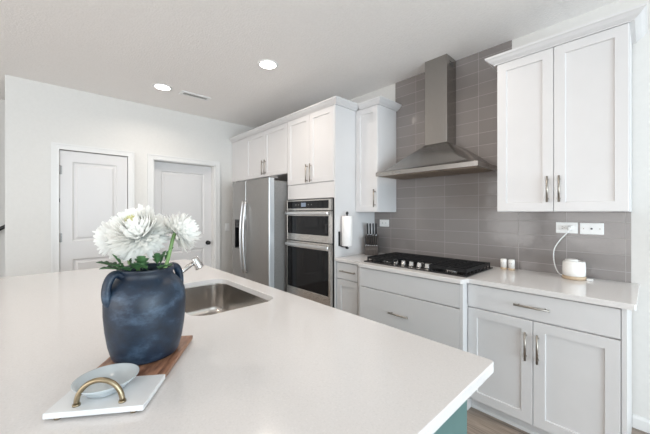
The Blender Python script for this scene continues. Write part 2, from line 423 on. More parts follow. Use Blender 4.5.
lamp_light(-1.05, 1.75, 6.0); lamp_light(-1.8, 0.0, 4.0)
t = thing('air_vent', 'white slotted rectangular air vent on the ceiling between the recessed lights', 'vent', (-3.655, 1.295, H))
b = nb(); x0, x1, y0, y1 = -3.715, -3.595, 1.13, 1.46
for q in ((x0, x0 + 0.03, y0, y1), (x1 - 0.03, x1, y0, y1), (x0 + 0.03, x1 - 0.03, y0, y0 + 0.028), (x0 + 0.03, x1 - 0.03, y1 - 0.028, y1)): box(b, *q, H - 0.008, H - 0.0005)
obj('vent_frame', b, 'plastic', t)
for k in range(3):
    xx = x0 + 0.042 + k * 0.018
    b = nb(); v = ring(b, [(xx - 0.007, y0 + 0.028, H - 0.0015), (xx + 0.005, y0 + 0.028, H - 0.009), (xx + 0.006, y0 + 0.028, H - 0.008), (xx - 0.005, y0 + 0.028, H - 0.001)])
    w = ring(b, [(p.co.x, y1 - 0.028, p.co.z) for p in v]); bridge(b, v, w, False); cap(b, v, True); cap(b, w); obj('louver', b, 'louver', t)

# ------------------------------------------------------------------ cabinets
CZ0, CZ1 = 2.436, 2.490
CROWN = [(0.0, CZ0), (0.021, CZ0), (0.022, CZ0 + 0.006), (0.030, CZ0 + 0.010), (0.044, CZ0 + 0.020), (0.058, CZ0 + 0.036), (0.066, CZ0 + 0.041), (0.068, CZ1), (0.0, CZ1)]
def carcass(bm, x0, x1, y0, y1, z0, z1): box(bm, x0, x1, y0, y1, z0, z1)
def vpull(parent, x, z0, z1, yf):
    b = nb(); pull(b, (x, yf, z0), (x, yf, z1)); return obj('pull', b, 'nickel', parent)
def hpull(parent, x0, x1, z, yf):
    b = nb(); pull(b, (x0, yf, z), (x1, yf, z)); return obj('pull', b, 'nickel', parent)
def door(parent, x0, x1, z0, z1, yf, m='cab'):
    b = nb(); shaker(b, x0, x1, z0, z1, yf); return obj('door', b, m, parent)
def slab(bm, x0, x1, z0, z1, yf, th=0.02): box(bm, x0 + 0.0015, x1 - 0.0015, yf, yf + th, z0 + 0.0015, z1 - 0.0015, 0.0015)

# over-refrigerator cabinet
YT = 2.10
t = thing('wall_cabinet', 'white two-door cabinet above the refrigerator with a wide filler at its left', 'cabinet', (-3.66, 2.4, 1.827))
b = nb(); carcass(b, -4.388, -2.927, YT + 0.021, W - 0.001, 1.827, 2.489); obj('body', b, 'cab', t)
b = nb(); slab(b, -4.388, -3.93, 1.829, 2.434, YT + 0.004, 0.016); obj('filler_panel', b, 'cab', t)
d = door(t, -3.93, -3.434, 1.829, 2.434, YT); vpull(d, -3.468, 1.857, 2.047, YT)
d = door(t, -3.434, -2.927, 1.829, 2.434, YT); vpull(d, -3.400, 1.857, 2.047, YT)
b = nb(); sweep(b, [(-4.388, YT + 0.02), (-2.927, YT + 0.02)], CROWN); obj('crown', b, 'cab', t)

# tall oven cabinet
X0, X1 = -2.925, -2.125
t = thing('oven_cabinet', 'tall white cabinet around the wall ovens with two doors on top', 'cabinet', (-2.55, 2.4, 0))
b = nb()
box(b, X0, X0 + 0.012, YT + 0.021, W - 0.001, 0.0, 2.489); box(b, X1 - 0.014, X1, YT + 0.006, W - 0.001, 0.0, 2.489, 0.0015)
box(b, X0 + 0.012, X1 - 0.014, YT + 0.021, W - 0.001, 1.515, 2.489)
box(b, X0 + 0.012, X1 - 0.014, YT + 0.021, W - 0.001, 0.1, 0.372)
box(b, X0 + 0.012, X1 - 0.014, W - 0.02, W - 0.001, 0.372, 1.515)
box(b, X0 + 0.012, X1 - 0.014, YT + 0.09, YT + 0.11, 0.0, 0.1)
obj('body', b, 'cab', t)
b = nb(); slab(b, X0, X1 - 0.014, 1.512, 1.676, YT + 0.006, 0.015); obj('rail_panel', b, 'cab', t)
b = nb(); slab(b, X0, X1 - 0.014, 0.105, 0.372, YT, 0.02); d = obj('drawer', b, 'cab', t); hpull(d, -2.65, -2.46, 0.25, YT)
d = door(t, X0 + 0.004, -2.517, 1.680, 2.434, YT); vpull(d, -2.551, 1.69, 1.888, YT)
d = door(t, -2.517, X1 - 0.014, 1.680, 2.434, YT); vpull(d, -2.483, 1.69, 1.888, YT)
b = nb(); sweep(b, [(-2.925, YT + 0.02), (X1, YT + 0.02), (X1, 2.41)], CROWN, after=None)
obj('crown', b, 'cab', t)

# small wall cabinet left of the hood
YU = 2.41
t = thing('wall_cabinet', 'narrow single-door white wall cabinet left of the range hood', 'cabinet', (-2.0, 2.57, 1.367))
b = nb(); carcass(b, -2.123, -1.835, YU + 0.021, W - 0.007, 1.367, 2.489); obj('body', b, 'cab', t)
d = door(t, -2.122, -1.836, 1.368, 2.434, YU); vpull(d, -1.864, 1.417, 1.594, YU)
b = nb(); sweep(b, [(-2.123 + 0.058, YU + 0.02), (-1.835, YU + 0.02), (-1.835, W - 0.007)], CROWN); obj('crown', b, 'cab', t)

# two-door wall cabinet at the right
t = thing('wall_cabinet', 'large two-door white wall cabinet right of the range hood', 'cabinet', (-0.42, 2.57, 1.367))
b = nb(); carcass(b, -0.758, -0.078, YU + 0.021, W - 0.0065, 1.367, 2.489); obj('body', b, 'cab', t)
d = door(t, -0.758, -0.4245, 1.368, 2.434, YU); vpull(d, -0.455, 1.43, 1.598, YU)
d = door(t, -0.4245, -0.079, 1.368, 2.434, YU); vpull(d, -0.393, 1.43, 1.598, YU)
b = nb(); sweep(b, [(-0.758, W - 0.0065), (-0.758, YU + 0.02), (-0.078, YU + 0.02), (-0.078, W - 0.0005)], CROWN); obj('crown', b, 'cab', t)

# base cabinets
def base_body(bm, x0, x1, yf, ztop=0.883, kick=0.075):
    box(bm, x0, x1, yf + 0.021, W - 0.001, 0.1, ztop)
    box(bm, x0, x1, yf + kick, W - 0.001, 0.0, 0.1)
YB, YC = 2.122, 2.052
t = thing('base_cabinet', 'narrow white base cabinet between oven cabinet and cooktop, one drawer over a door', 'cabinet', (-1.95, 2.4, 0))
b = nb(); base_body(b, -2.123, -1.767, YB); obj('body', b, 'cab', t)
b = nb(); slab(b, -2.121, -1.845, 0.713, 0.872, YB); d = obj('drawer', b, 'cab', t); hpull(d, -2.055, -1.861, 0.793, YB)
door(t, -2.121, -1.845, 0.105, 0.707, YB)
b = nb(); slab(b, -1.843, -1.767, 0.105, 0.882, YB); obj('filler_panel', b, 'cab', t)
t = thing('base_cabinet', 'wide white base cabinet under the cooktop, standing forward of its neighbours', 'cabinet', (-1.3, 2.4, 0))
b = nb(); base_body(b, -1.765, -0.853, YC); box(b, -0.873, -0.853, YC, YC + 0.0205, 0.1, 0.883); obj('body', b, 'cab', t)
b = nb(); slab(b, -1.763, -0.874, 0.713, 0.874, YC); obj('false_front', b, 'cab', t)
b = nb(); slab(b, -1.763, -0.874, 0.408, 0.708, YC); d = obj('drawer', b, 'cab', t); hpull(d, -1.438, -1.258, 0.552, YC)
b = nb(); slab(b, -1.763, -0.874, 0.105, 0.403, YC); d = obj('drawer', b, 'cab', t); hpull(d, -1.438, -1.258, 0.25, YC)
t = thing('base_cabinet', 'white base cabinet at the right end, one wide drawer over two doors', 'cabinet', (-0.45, 2.4, 0))
b = nb(); base_body(b, -0.851, -0.0975, YB); box(b, -0.097, -0.078, YB, W - 0.015, 0.0, 0.883); obj('body', b, 'cab', t)
b = nb(); slab(b, -0.850, -0.099, 0.722, 0.875, YB); d = obj('drawer', b, 'cab', t); hpull(d, -0.568, -0.389, 0.800, YB)
d = door(t, -0.850, -0.4735, 0.095, 0.716, YB); vpull(d, -0.508, 0.478, 0.646, YB)
d = door(t, -0.4735, -0.099, 0.095, 0.716, YB); vpull(d, -0.447, 0.478, 0.646, YB)
b = nb(); sweep(b, [(-0.851, YB + 0.075), (-0.098, YB + 0.075)], [(0, 0.001), (0.012, 0.001), (0.010, 0.012), (0.004, 0.018), (0, 0.019)]); obj('shoe_molding', b, 'trim', t)

# continuous counter, stepping forward at the cooktop
b = nb()
poly = [(-2.123, W - 0.0005), (-2.123, 2.100), (-1.785, 2.100), (-1.768, 2.094), (-1.760, 2.045), (-1.748, 2.030), (-0.862, 2.030), (-0.851, 2.040), (-0.845, 2.086), (-0.832, 2.098), (-0.815, 2.100), (-0.052, 2.100), (-0.044, 2.108), (-0.044, W - 0.0005)]
prism(b, poly, 0.884, 0.914)
es = [e for e in b.edges if all(abs(v.co.z - 0.914) < 1e-5 for v in e.verts)]
bmesh.ops.bevel(b, geom=es, offset=0.003, segments=2, profile=0.5, affect='EDGES')
tag(obj('countertop', b, 'quartz', base=(-1.1, 2.4, 0.884)), 'white quartz counter along the tiled wall, stepped forward at the cooktop', 'countertop')

# ------------------------------------------------------------------ island
IX0, IX1, IY0, IY1 = -3.03, -0.318, -0.33, 0.995
t = thing('kitchen_island', 'teal painted kitchen island carrying the white quartz top', 'kitchen island', (-1.7, 0.4, 0))
b = nb(); box(b, -0.407, -0.387, -0.02, 0.962, 0.0, 0.883, 0.0015); obj('end_panel', b, 'teal', t)
b = nb(); box(b, -2.98, -2.96, -0.02, 0.962, 0.0, 0.883, 0.0015); obj('end_panel', b, 'teal', t)
b = nb(); box(b, -2.96, -0.407, -0.02, 0.0, 0.0, 0.883); obj('back_panel', b, 'teal', t)
b = nb(); box(b, -2.96, -0.407, 0.915, 0.935, 0.1, 0.883); box(b, -2.96, -0.407, 0.85, 0.87, 0.0, 0.1); obj('body', b, 'teal', t)
xs = [-2.958, -2.45, -2.0, -1.55, -1.0, -0.409]
for xa, xb in zip(xs, xs[1:]):
    b = nb(); shaker(b, xa, xb, 0.105, 0.872, 0.0)
    for v in b.verts: v.co.y = 0.957 - v.co.y
    obj('door', b, 'teal', t)
def rrect(x0, x1, y0, y1, r, n=6):
    p = []
    for cx, cy, a in ((x1 - r, y0 + r, -PI / 2), (x1 - r, y1 - r, 0), (x0 + r, y1 - r, PI / 2), (x0 + r, y0 + r, PI)):
        for k in range(n + 1):
            th = a + PI / 2 * k / n; p.append((cx + r * math.cos(th), cy + r * math.sin(th)))
    return p
SX0, SX1, SY0, SY1, SR = -2.0, -1.308, 0.460, 0.887, 0.085
def slab_with_hole(outer, inner, z0, z1):
    b = nb()
    loops = []
    for P in (outer, inner):
        vs = ring(b, [(x, y, z1) for x, y in P])
        loops.append(vs); [b.edges.new((vs[i], vs[(i + 1) % len(vs)])) for i in range(len(vs))]
    bmesh.ops.triangle_fill(b, use_beauty=True, use_dissolve=False, edges=b.edges[:])
    top = b.faces[:]
    low = {}
    for L in loops:
        for v in L: low[v] = b.verts.new((v.co.x, v.co.y, z0))
    for f in top: b.faces.new([low[v] for v in reversed(f.verts)])
    for L in loops:
        for i in range(len(L)):
            a, c = L[i], L[(i + 1) % len(L)]; f = b.faces.new((a, c, low[c], low[a])); f.smooth = False
    return b
b = slab_with_hole(rrect(IX0, IX1, IY0, IY1, 0.014, 4), rrect(SX0, SX1, SY0, SY1, SR, 8), 0.884, 0.914)
finish(b)
es = [e for e in b.edges if all(abs(v.co.z - 0.914) < 1e-5 for v in e.verts) and any(abs(f.normal.z) < 0.5 for f in e.link_faces)]
bmesh.ops.bevel(b, geom=es, offset=0.0025, segments=2, profile=0.5, affect='EDGES')
tag(obj('island_countertop', b, 'quartz', base=(-1.7, 0.33, 0.884)), 'large white quartz slab topping the island, cut out around the sink', 'countertop')

# undermount sink
t = thing('sink', 'stainless steel undermount sink set into the island top', 'sink', (-1.65, 0.66, 0.68))
b = nb(); g = 0.004
def rl(d, r, z): return [(x, y, z) for x, y in rrect(SX0 + d, SX1 - d, SY0 + d, SY1 - d, max(r, 0.01), 8)]
loft(b, [rl(-0.014, SR + 0.014, 0.883), rl(-g, SR, 0.883), rl(-g, SR, 0.878), rl(0.002, SR, 0.74), rl(0.006, SR - 0.004, 0.712), rl(0.018, SR - 0.016, 0.698), rl(0.04, SR - 0.03, 0.694), rl(0.15, 0.03, 0.691),
         ], False, True)
# outer shell
loft(b, [rl(-0.014, SR + 0.014, 0.8825), rl(-0.007, SR, 0.8805), rl(-0.006, SR, 0.72), rl(0.01, SR - 0.01, 0.688), rl(0.15, 0.03, 0.684)], False, True)
obj('basin', b, 'sink_steel', t)
b = nb(); cyl(b, (-1.65, 0.66, 0.6915), (-1.65, 0.66, 0.6945), 0.055, 0.05, n=28); cyl(b, (-1.65, 0.66, 0.6945), (-1.65, 0.66, 0.699), 0.02, 0.018, n=20); obj('drain', b, 'chrome', t)

# faucet: low body with an angled spout and a conical spray head
FX = -1.65
t = thing('faucet', 'brushed nickel pull-out kitchen faucet standing behind the blue vase by the sink', 'faucet', (FX, 0.40, 0.914))
b = nb(); lathe(b, (FX, 0.40, 0.914), [(0.030, 0.0), (0.030, 0.006), (0.024, 0.010), (0.023, 0.075), (0.020, 0.088), (0.0, 0.090)][:-1], 24); obj('body', b, 'knob_steel', t)
b = nb(); tube(b, [(FX, 0.385, 0.970), (FX, 0.42, 0.992), (FX, 0.52, 1.058), (FX, 0.585, 1.100)], [0.014, 0.0135, 0.0115, 0.011], 16); obj('spout', b, 'knob_steel', t)
b = nb(); p0, p1 = Vector((FX, 0.578, 1.122)), Vector((FX + 0.006, 0.606, 1.064)); ax = p1 - p0
loft(b, [circ(p0 + ax * k, r, ax, 20) for k, r in ((0, 0.010), (0.04, 0.0155), (0.12, 0.0175), (0.9, 0.0235), (0.97, 0.0235), (1.0, 0.021))]); obj('spray_head', b, 'knob_steel', t)
b = nb(); tube(b, [(FX + 0.022, 0.40, 0.965), (FX + 0.045, 0.395, 0.972), (FX + 0.10, 0.39, 0.99)], [0.009, 0.006, 0.005], 10); obj('lever', b, 'knob_steel', t)

# ------------------------------------------------------------------ refrigerator
t = thing('refrigerator', 'stainless side-by-side refrigerator with long bowed handles and a water dispenser', 'refrigerator', (-3.41, 2.3, 0))
FX0, FX1, FY, XM = -3.868, -2.952, 1.85, -3.478
b = nb(); box(b, FX0 + 0.004, FX1 - 0.006, 1.94, 2.70, 0.02, 1.735, 0.004)
for x in (FX0 + 0.06, FX1 - 0.06):
    for y in (2.0, 2.62): cyl(b, (x, y, 0.0), (x, y, 0.022), 0.02, n=12)
obj('body', b, 'fridge_side', t)
b = nb(); box(b, FX0 + 0.02, FX1 - 0.02, 1.925, 1.939, 0.015, 0.085); obj('kick_grille', b, 'black', t)
def fridge_door(name, xa, xb, cut=None):
    """softly contoured front: thickness bulges a little across the width"""
    b = nb(); n = 10; z0, z1 = 0.095, 1.762
    def yf(x): u = (x - FX0) / (FX1 - FX0) * 2 - 1; return FY + 0.012 * u * u
    xs = [xa + (xb - xa) * k / n for k in range(n + 1)]
    def prof(ins): # plan outline, front edge rounded
        f = [(x, yf(x)) for x in xs]
        f[0] = (xa + 0.0, yf(xa) + 0.012); f[-1] = (xb, yf(xb) + 0.012)
        f.insert(1, (xa + 0.004, yf(xa) + 0.003)); f.insert(len(f) - 1, (xb - 0.004, yf(xb) + 0.003))
        return f + [(xb, 1.935), (xa, 1.935)]
    P = prof(0)
    if not cut:
        prism(b, P, z0, z1)
    else:   # dispenser opening: build in three bands
        cx0, cx1, cz0, cz1 = cut
        prism(b, P, z0, cz0); prism(b, P, cz1, z1)
        def clip(lo, hi): return [(lo, yf(lo))] + [(x, yf(x)) for x in xs if lo < x < hi] + [(hi, yf(hi)), (hi, 1.935), (lo, 1.935)]
        prism(b, clip(xa, cx0), cz0, cz1); prism(b, clip(cx1, xb), cz0, cz1)
        box(b, cx0, cx1, 1.925, 1.935, cz0, cz1)
    finish(b); b.normal_update()
    for f in b.faces:
        if abs(f.normal.x) > 0.9 and (abs(f.calc_center_median().x - xa) < 1e-3 or abs(f.calc_center_median().x - xb) < 1e-3): f.material_index = 1
    d = obj(name, b, ['steel', 'edge'], t)
    return d
CUT = (-3.775, -3.625, 0.89, 1.27)
dl = fridge_door('door', FX0, XM - 0.003, CUT); dr = fridge_door('door', XM + 0.003, FX1)
def bow(parent, x, lean):
    b = nb(); pts = []; n = 18
    for k in range(n + 1):
        u = k / n; z = 0.60 + 0.905 * u
        y = FY - 0.016 - 0.040 * math.sin(PI * u) ** 0.8
        pts.append((x + lean * math.sin(PI * u), y, z))
    rings = []
    for i, p in enumerate(pts):
        w, d = 0.013, 0.011
        rings.append([(p[0] + w * math.cos(2 * PI * k / 12), p[1] + d * math.sin(2 * PI * k / 12), p[2]) for k in range(12)])
    loft(b, rings)
    for z in (0.615, 1.49): cyl(b, (x, FY + 0.006, z), (x, FY - 0.03, z), 0.011, n=12)
    o = obj('handle', b, 'handle_steel', parent); o['label'] = 'long bowed pale steel handle'
bow(dl, XM - 0.036, 0.0); bow(dr, XM + 0.040, 0.0)
b = nb(); x0, x1, z0, z1 = CUT
def ybez(x): u = (x - FX0) / (FX1 - FX0) * 2 - 1; return FY + 0.012 * u * u
for q in ((x0, x0 + 0.012, z0, z1), (x1 - 0.012, x1, z0, z1), (x0, x1, z0, z0 + 0.012)): box(b, q[0], q[1], ybez(x0) - 0.004, 1.924, q[2], q[3])
box(b, x0, x1, ybez(x0) - 0.004, 1.924, 1.165, z1); box(b, x0 + 0.012, x1 - 0.012, 1.915, 1.924, z0 + 0.012, 1.165)
o = obj('water_dispenser', b, 'black', dl); o['label'] = 'black water dispenser recess'
b = nb(); box(b, x0 + 0.02, x1 - 0.02, ybez(x0) - 0.0055, ybez(x0) - 0.0045, 1.185, 1.25); obj('control_screen', b, 'glass', dl)
for x in (FX0 + 0.05, FX1 - 0.05):
    b = nb(); box(b, x - 0.035, x + 0.035, 1.90, 2.0, 1.764, 1.785, 0.004); obj('hinge_cover', b, 'fridge_side', t)

# ------------------------------------------------------------------ double wall oven
OX0, OX1, OF = -2.882, -2.146, 2.062
t = thing('wall_oven', 'stainless double wall oven, small oven over large, with a black control panel', 'oven', (-2.55, 2.4, 0.376))
b = nb(); box(b, OX0 - 0.002, OX1 + 0.002, YT + 0.022, W - 0.03, 0.377, 1.508); 
box(b, OX0 - 0.004, OX1 + 0.003, YT - 0.006, YT + 0.0205, 0.377, 1.508); obj('chassis', b, 'black', t)
def steel_frame(bm, x0, x1, z0, z1, yf, yb, l, r, bot, top):
    box(bm, x0, x0 + l, yf, yb, z0, z1, 0.002); box(bm, x1 - r, x1, yf, yb, z0, z1, 0.002)
    box(bm, x0 + l, x1 - r, yf, yb, z0, z0 + bot, 0.002); box(bm, x0 + l, x1 - r, yf, yb, z1 - top, z1, 0.002)
b = nb(); steel_frame(b, OX0, OX1, 1.385, 1.500, OF, YT - 0.007, 0.010, 0.028, 0.022, 0.014); cp = obj('control_panel', b, 'oven_steel', t)
b = nb(); box(b, OX0 + 0.010, OX1 - 0.028, OF + 0.003, OF + 0.02, 1.407, 1.486); o = obj('control_glass', b, 'glass', cp)
b = nb(); box(b, -2.615, -2.535, OF + 0.0015, OF + 0.0028, 1.425, 1.468); o = obj('display', b, 'display', cp); o['label'] = 'small lit blue-white display'
for x in (-2.71, -2.66, -2.49, -2.44):
    b = nb(); cyl(b, (x, OF + 0.003, 1.447), (x, OF + 0.0015, 1.447), 0.006, n=10); obj('button', b, 'fridge_side', cp)
def oven_door(z0, z1, glass0, glass1, hz, logo=False):
    b = nb(); steel_frame(b, OX0, OX1, z0, z1, OF, YT - 0.007, 0.012, 0.030, glass0 - z0, z1 - glass1); d = obj('door', b, 'oven_steel', t)
    b = nb(); box(b, OX0 + 0.012, OX1 - 0.030, OF + 0.002, OF + 0.018, glass0, glass1); o = obj('window', b, 'glass', d); o['label'] = 'black glass oven window'
    b = nb(); box(b, OX0 + 0.006, OX1 - 0.010, OF - 0.036, OF - 0.018, hz - 0.016, hz + 0.016, 0.006, 2)
    for x in (OX0 + 0.04, OX1 - 0.05): box(b, x - 0.012, x + 0.012, OF - 0.019, OF, hz - 0.011, hz + 0.011)
    obj('handle', b, 'handle_steel', d)
    return d
du = oven_door(1.052, 1.376, 1.125, 1.325, 1.354)
b = nb(); box(b, -2.222, -2.192, OF - 0.0005, OF + 0.0019, 1.155, 1.235); obj('latch_badge', b, 'black', du)
oven_door(0.420, 1.044, 0.520, 0.975, 1.008)
b = nb(); box(b, OX0, OX1, OF + 0.012, YT - 0.007, 0.382, 0.414, 0.002); obj('lower_trim', b, 'oven_steel', t)

# ------------------------------------------------------------------ range hood
t = thing('range_hood', 'stainless chimney range hood mounted on the tiled wall above the cooktop', 'range hood', (-1.308, 2.74, 1.70))
HX0, HX1, HF, HB = -1.769, -0.848, 2.295, W - 0.007
HZ0, HZ1, HZ2 = 1.703, 1.737, 1.978
CX0, CX1, CF = -1.405, -1.197, 2.551
b = nb(); w = 0.016
for q in ((HX0, HX1, HF, HF + w), (HX0, HX1, HB - w, HB), (HX0, HX0 + w, HF + w, HB - w), (HX1 - w, HX1, HF + w, HB - w)): box(b, *q, HZ0, HZ1)
obj('lip', b, 'steelh', t)
b = nb(); box(b, HX0 + w, HX1 - w, HF + w, HB - w, HZ0 + 0.004, HZ0 + 0.008); obj('underside_plate', b, 'fridge_side', t)
for xa, xb in ((-1.745, -1.472), (-1.448, -1.167), (-1.143, -0.872)):
    b = nb(); box(b, xa, xb, HF + 0.045, HB - 0.03, HZ0 - 0.001, HZ0 + 0.0038)
    for k in range(9):
        x = xa + 0.022 + (xb - xa - 0.044) * k / 8; box(b, x - 0.007, x + 0.007, HF + 0.065, HB - 0.05, HZ0 - 0.004, HZ0 - 0.0011)
    obj('filter', b, 'filter', t)
b = nb(); rows = []
DOME = [(0.0, 0.0), (0.0, 0.012), (0.07, 0.024), (0.14, 0.072), (0.20, 0.15), (0.28, 0.26), (0.38, 0.385), (0.49, 0.505), (0.61, 0.625), (0.73, 0.74), (0.86, 0.87), (1.0, 1.0)]
for k, (s, h) in enumerate(DOME):
    u = k / (len(DOME) - 1)
    z = HZ1 + (HZ2 - HZ1) * h
    xa, xb, yf = HX0 + (CX0 - HX0) * s, HX1 + (CX1 - HX1) * s, HF + (CF - HF) * s
    r = 0.004 + 0.12 * min(1, max(0, (s - 0.10) / 0.25)) * (1 - s) ** 0.8
    P = [(xb, HB)]
    n = 7
    arc = []
    for j in range(n + 1):
        a = PI / 2 * j / n
        arc.append((xb - r + r * math.cos(a), yf + r - r * math.sin(a)))
    P += arc
    arc2 = []
    for j in range(n + 1):
        a = PI / 2 * j / n
        arc2.append((xa + r - r * math.sin(a), yf + r - r * math.cos(a)))
    P += arc2 + [(xa, HB)]
    rows.append([(x, y, z) for x, y in P])
rs = loft(b, rows)
for f in b.faces:
    c = f.calc_center_median()
    if c.y > HB - 1e-4: f.smooth = False
obj('canopy', b, 'hood_steel', t)
b = nb(); box(b, CX0, CX1, CF, HB, HZ2 - 0.006, H - 0.001, 0.002); obj('chimney', b, 'hood_steel', t)
b = nb()
for k in range(3): box(b, CX1 + 0.0001, CX1 + 0.0007, CF + 0.05, CF + 0.13, 2.655 + k * 0.018, 2.664 + k * 0.018)
obj('vent_slot', b, 'socket', t)
b = nb(); box(b, -1.59, -1.50, HF - 0.0012, HF - 0.0001, 1.716, 1.726); obj('badge', b, 'fridge_side', t)

# ------------------------------------------------------------------ gas cooktop
t = thing('cooktop', 'black five-burner gas cooktop set into the counter, silver knobs along its front', 'cooktop', (-1.31, 2.39, 0.914))
KX0, KX1, KY0, KY1 = -1.770, -0.852, 2.118, 2.62
b = nb(); box(b, KX0, KX1, KY0, KY1, 0.9145, 0.924, 0.003); obj('plate', b, 'cookglass', t)
BUR = [(-1.60, 2.26, 0.038), (-1.60, 2.49, 0.045), (-1.31, 2.43, 0.058), (-1.02, 2.26, 0.045), (-1.02, 2.49, 0.038)]
for x, y, r in BUR:
    b = nb(); lathe(b, (x, y, 0.9245), [(r * 1.25, 0), (r * 1.2, 0.006), (r, 0.008), (r, 0.016)], 28); o = obj('burner', b, 'steelh', t)
    b = nb(); lathe(b, (x, y, 0.941), [(r * 0.9, 0), (r * 0.95, 0.004), (r * 0.8, 0.008), (r * 0.4, 0.009)], 28); obj('burner_cap', b, 'iron', o)
def grate(x0, x1, y0, y1):
    b = nb(); z0, z1 = 0.948, 0.961; w = 0.009
    for y in (y0, y1 - w): box(b, x0, x1, y, y + w, z0 - 0.006, z1)
    for x in (x0, x1 - w): box(b, x, x + w, y0 + w, y1 - w, z0 - 0.006, z1)
    n = 7
    for k in range(1, n):
        y = y0 + (y1 - y0) * k / n
        box(b, x0 + w, x1 - w, y - 0.004, y + 0.004, z0, z1 + 0.003)
    box(b, (x0 + x1) / 2 - 0.005, (x0 + x1) / 2 + 0.005, y0 + w, y1 - w, z0 - 0.004, z1 - 0.001)
    for x in (x0, x1 - w):            # row of feet down each side
        for k in range(n + 1):
            y = y0 + (y1 - y0 - w) * k / n
            box(b, x, x + w, y, y + w, 0.9245, z0 - 0.006)
    obj('grate', b, 'iron', t)
grate(-1.752, -1.472, 2.150, 2.605); grate(-1.464, -1.156, 2.310, 2.605); grate(-1.148, -0.868, 2.150, 2.605)
for x in (-1.490, -1.415, -1.340, -1.268, -1.198):
    b = nb(); lathe(b, (x, 2.215, 0.9245), [(0.025, 0), (0.025, 0.004), (0.020, 0.006), (0.0190, 0.027), (0.017, 0.031), (0.010, 0.032)], 24)
    box(b, x - 0.0035, x + 0.0035, 2.215 - 0.017, 2.215 + 0.017, 0.955, 0.961, 0.001)
    o = obj('knob', b, 'knob_steel', t); o['label'] = 'silver round burner knob'

# ------------------------------------------------------------------ wall outlets
def outlet(x0, x1, z0, z1, label, kind):
    t = thing('wall_outlet', label, 'outlet', ((x0 + x1) / 2, W - 0.006, (z0 + z1) / 2), 'outlets on the tile backsplash')
    yf = W - 0.0062; zc = (z0 + z1) / 2; xc = (x0 + x1) / 2
    b = nb(); box(b, x0, x1, yf - 0.005, yf, z0, z1, 0.002); obj('wall_plate', b, 'plastic', t)
    if kind == 'duplex':
        for s in (-1, 1):
            b = nb(); cx = xc + s * 0.022
            box(b, cx - 0.017, cx + 0.017, yf - 0.0075, yf - 0.0052, zc - 0.016, zc + 0.016, 0.001); o = obj('socket', b, 'plastic', t)
            b = nb()
            for dz in (-0.006, 0.006): box(b, cx - 0.006, cx + 0.003, yf - 0.0082, yf - 0.0076, zc + dz - 0.0012, zc + dz + 0.0012)
            cyl(b, (cx + 0.009, yf - 0.0076, zc), (cx + 0.009, yf - 0.0082, zc), 0.0022, n=8); obj('slots', b, 'socket', o)
    else:
        b = nb(); cyl(b, (xc, yf - 0.0051, zc), (xc, yf - 0.010, zc), 0.006, n=14); obj('jack', b, 'socket', t)
        for s in (-1, 1):
            b = nb(); cyl(b, (xc + s * 0.042, yf - 0.0051, zc), (xc + s * 0.042, yf - 0.0065, zc), 0.0035, n=10); obj('screw', b, 'nickel', t)
outlet(-0.467, -0.344, 1.214, 1.292, 'horizontal white outlet with the white cord plugged into it', 'duplex')
outlet(-0.332, -0.209, 1.212, 1.290, 'white wall plate with a single jack, right of the plugged-in outlet', 'jack')
outlet(-2.050, -1.925, 1.207, 1.284, 'small white outlet on the tile beside the knife block', 'duplex')

# ------------------------------------------------------------------ warmer, shakers
wx, wy = -0.350, 2.62
t = thing('wax_warmer', 'round white ceramic warmer on the counter, corded to the outlet', 'warmer', (wx, wy, 0.9145))
b = nb(); lathe(b, (wx, wy, 0.9145), [(0.060, 0), (0.064, 0.004), (0.064, 0.018), (0.061, 0.021)], 36); o = obj('base', b, 'beige', t); o['label'] = 'beige base ring'
b = nb(); lathe(b, (wx, wy, 0.9145), [(0.056, 0.0212), (0.062, 0.026), (0.063, 0.06), (0.0615, 0.108), (0.058, 0.118), (0.051, 0.122), (0.047, 0.117), (0.043, 0.11)], 36); obj('jar', b, 'ceramic', t)
b = nb(); lathe(b, (wx - 0.012, wy, 0.9145), [(0.036, 0.111), (0.038, 0.122), (0.034, 0.130), (0.026, 0.132)], 30); obj('lid', b, 'ceramic', t)
def bez(P, n=10):
    out = []
    for i in range(len(P) - 1):
        p0, p1, p2, p3 = (Vector(P[max(i - 1, 0)]), Vector(P[i]), Vector(P[i + 1]), Vector(P[min(i + 2, len(P) - 1)]))
        for k in range(n):
            u = k / n; out.append(0.5 * ((2 * p1) + (p2 - p0) * u + (2 * p0 - 5 * p1 + 4 * p2 - p3) * u * u + (3 * p1 - p0 - 3 * p2 + p3) * u ** 3))
    return out + [Vector(P[-1])]
b = nb(); tube(b, bez([(-0.386, 2.700, 1.242), (-0.400, 2.690, 1.215), (-0.440, 2.690, 1.16), (-0.472, 2.695, 1.09), (-0.470, 2.695, 1.00), (-0.445, 2.68, 0.935), (-0.41, 2.66, 0.922), (-0.385, 2.65, 0.930)]), 0.0038, 8)
cd = obj('cord', b, 'plastic', t)
b = nb(); loft(b, [[(x, y, z) for x, z in ((-0.396, 1.268), (-0.372, 1.268), (-0.372, 1.240), (-0.396, 1.240))] for y in (2.7245, 2.708)] + [[(x, 2.692, z) for x, z in ((-0.391, 1.260), (-0.377, 1.260), (-0.377, 1.236), (-0.391, 1.236))]], smooth=False); obj('plug', b, 'plastic', cd)
b = nb(); box(b, wx + 0.0655, wx + 0.098, wy - 0.02, wy + 0.015, 0.9146, 0.926, 0.004, 2); obj('switch_box', b, 'plastic', t)
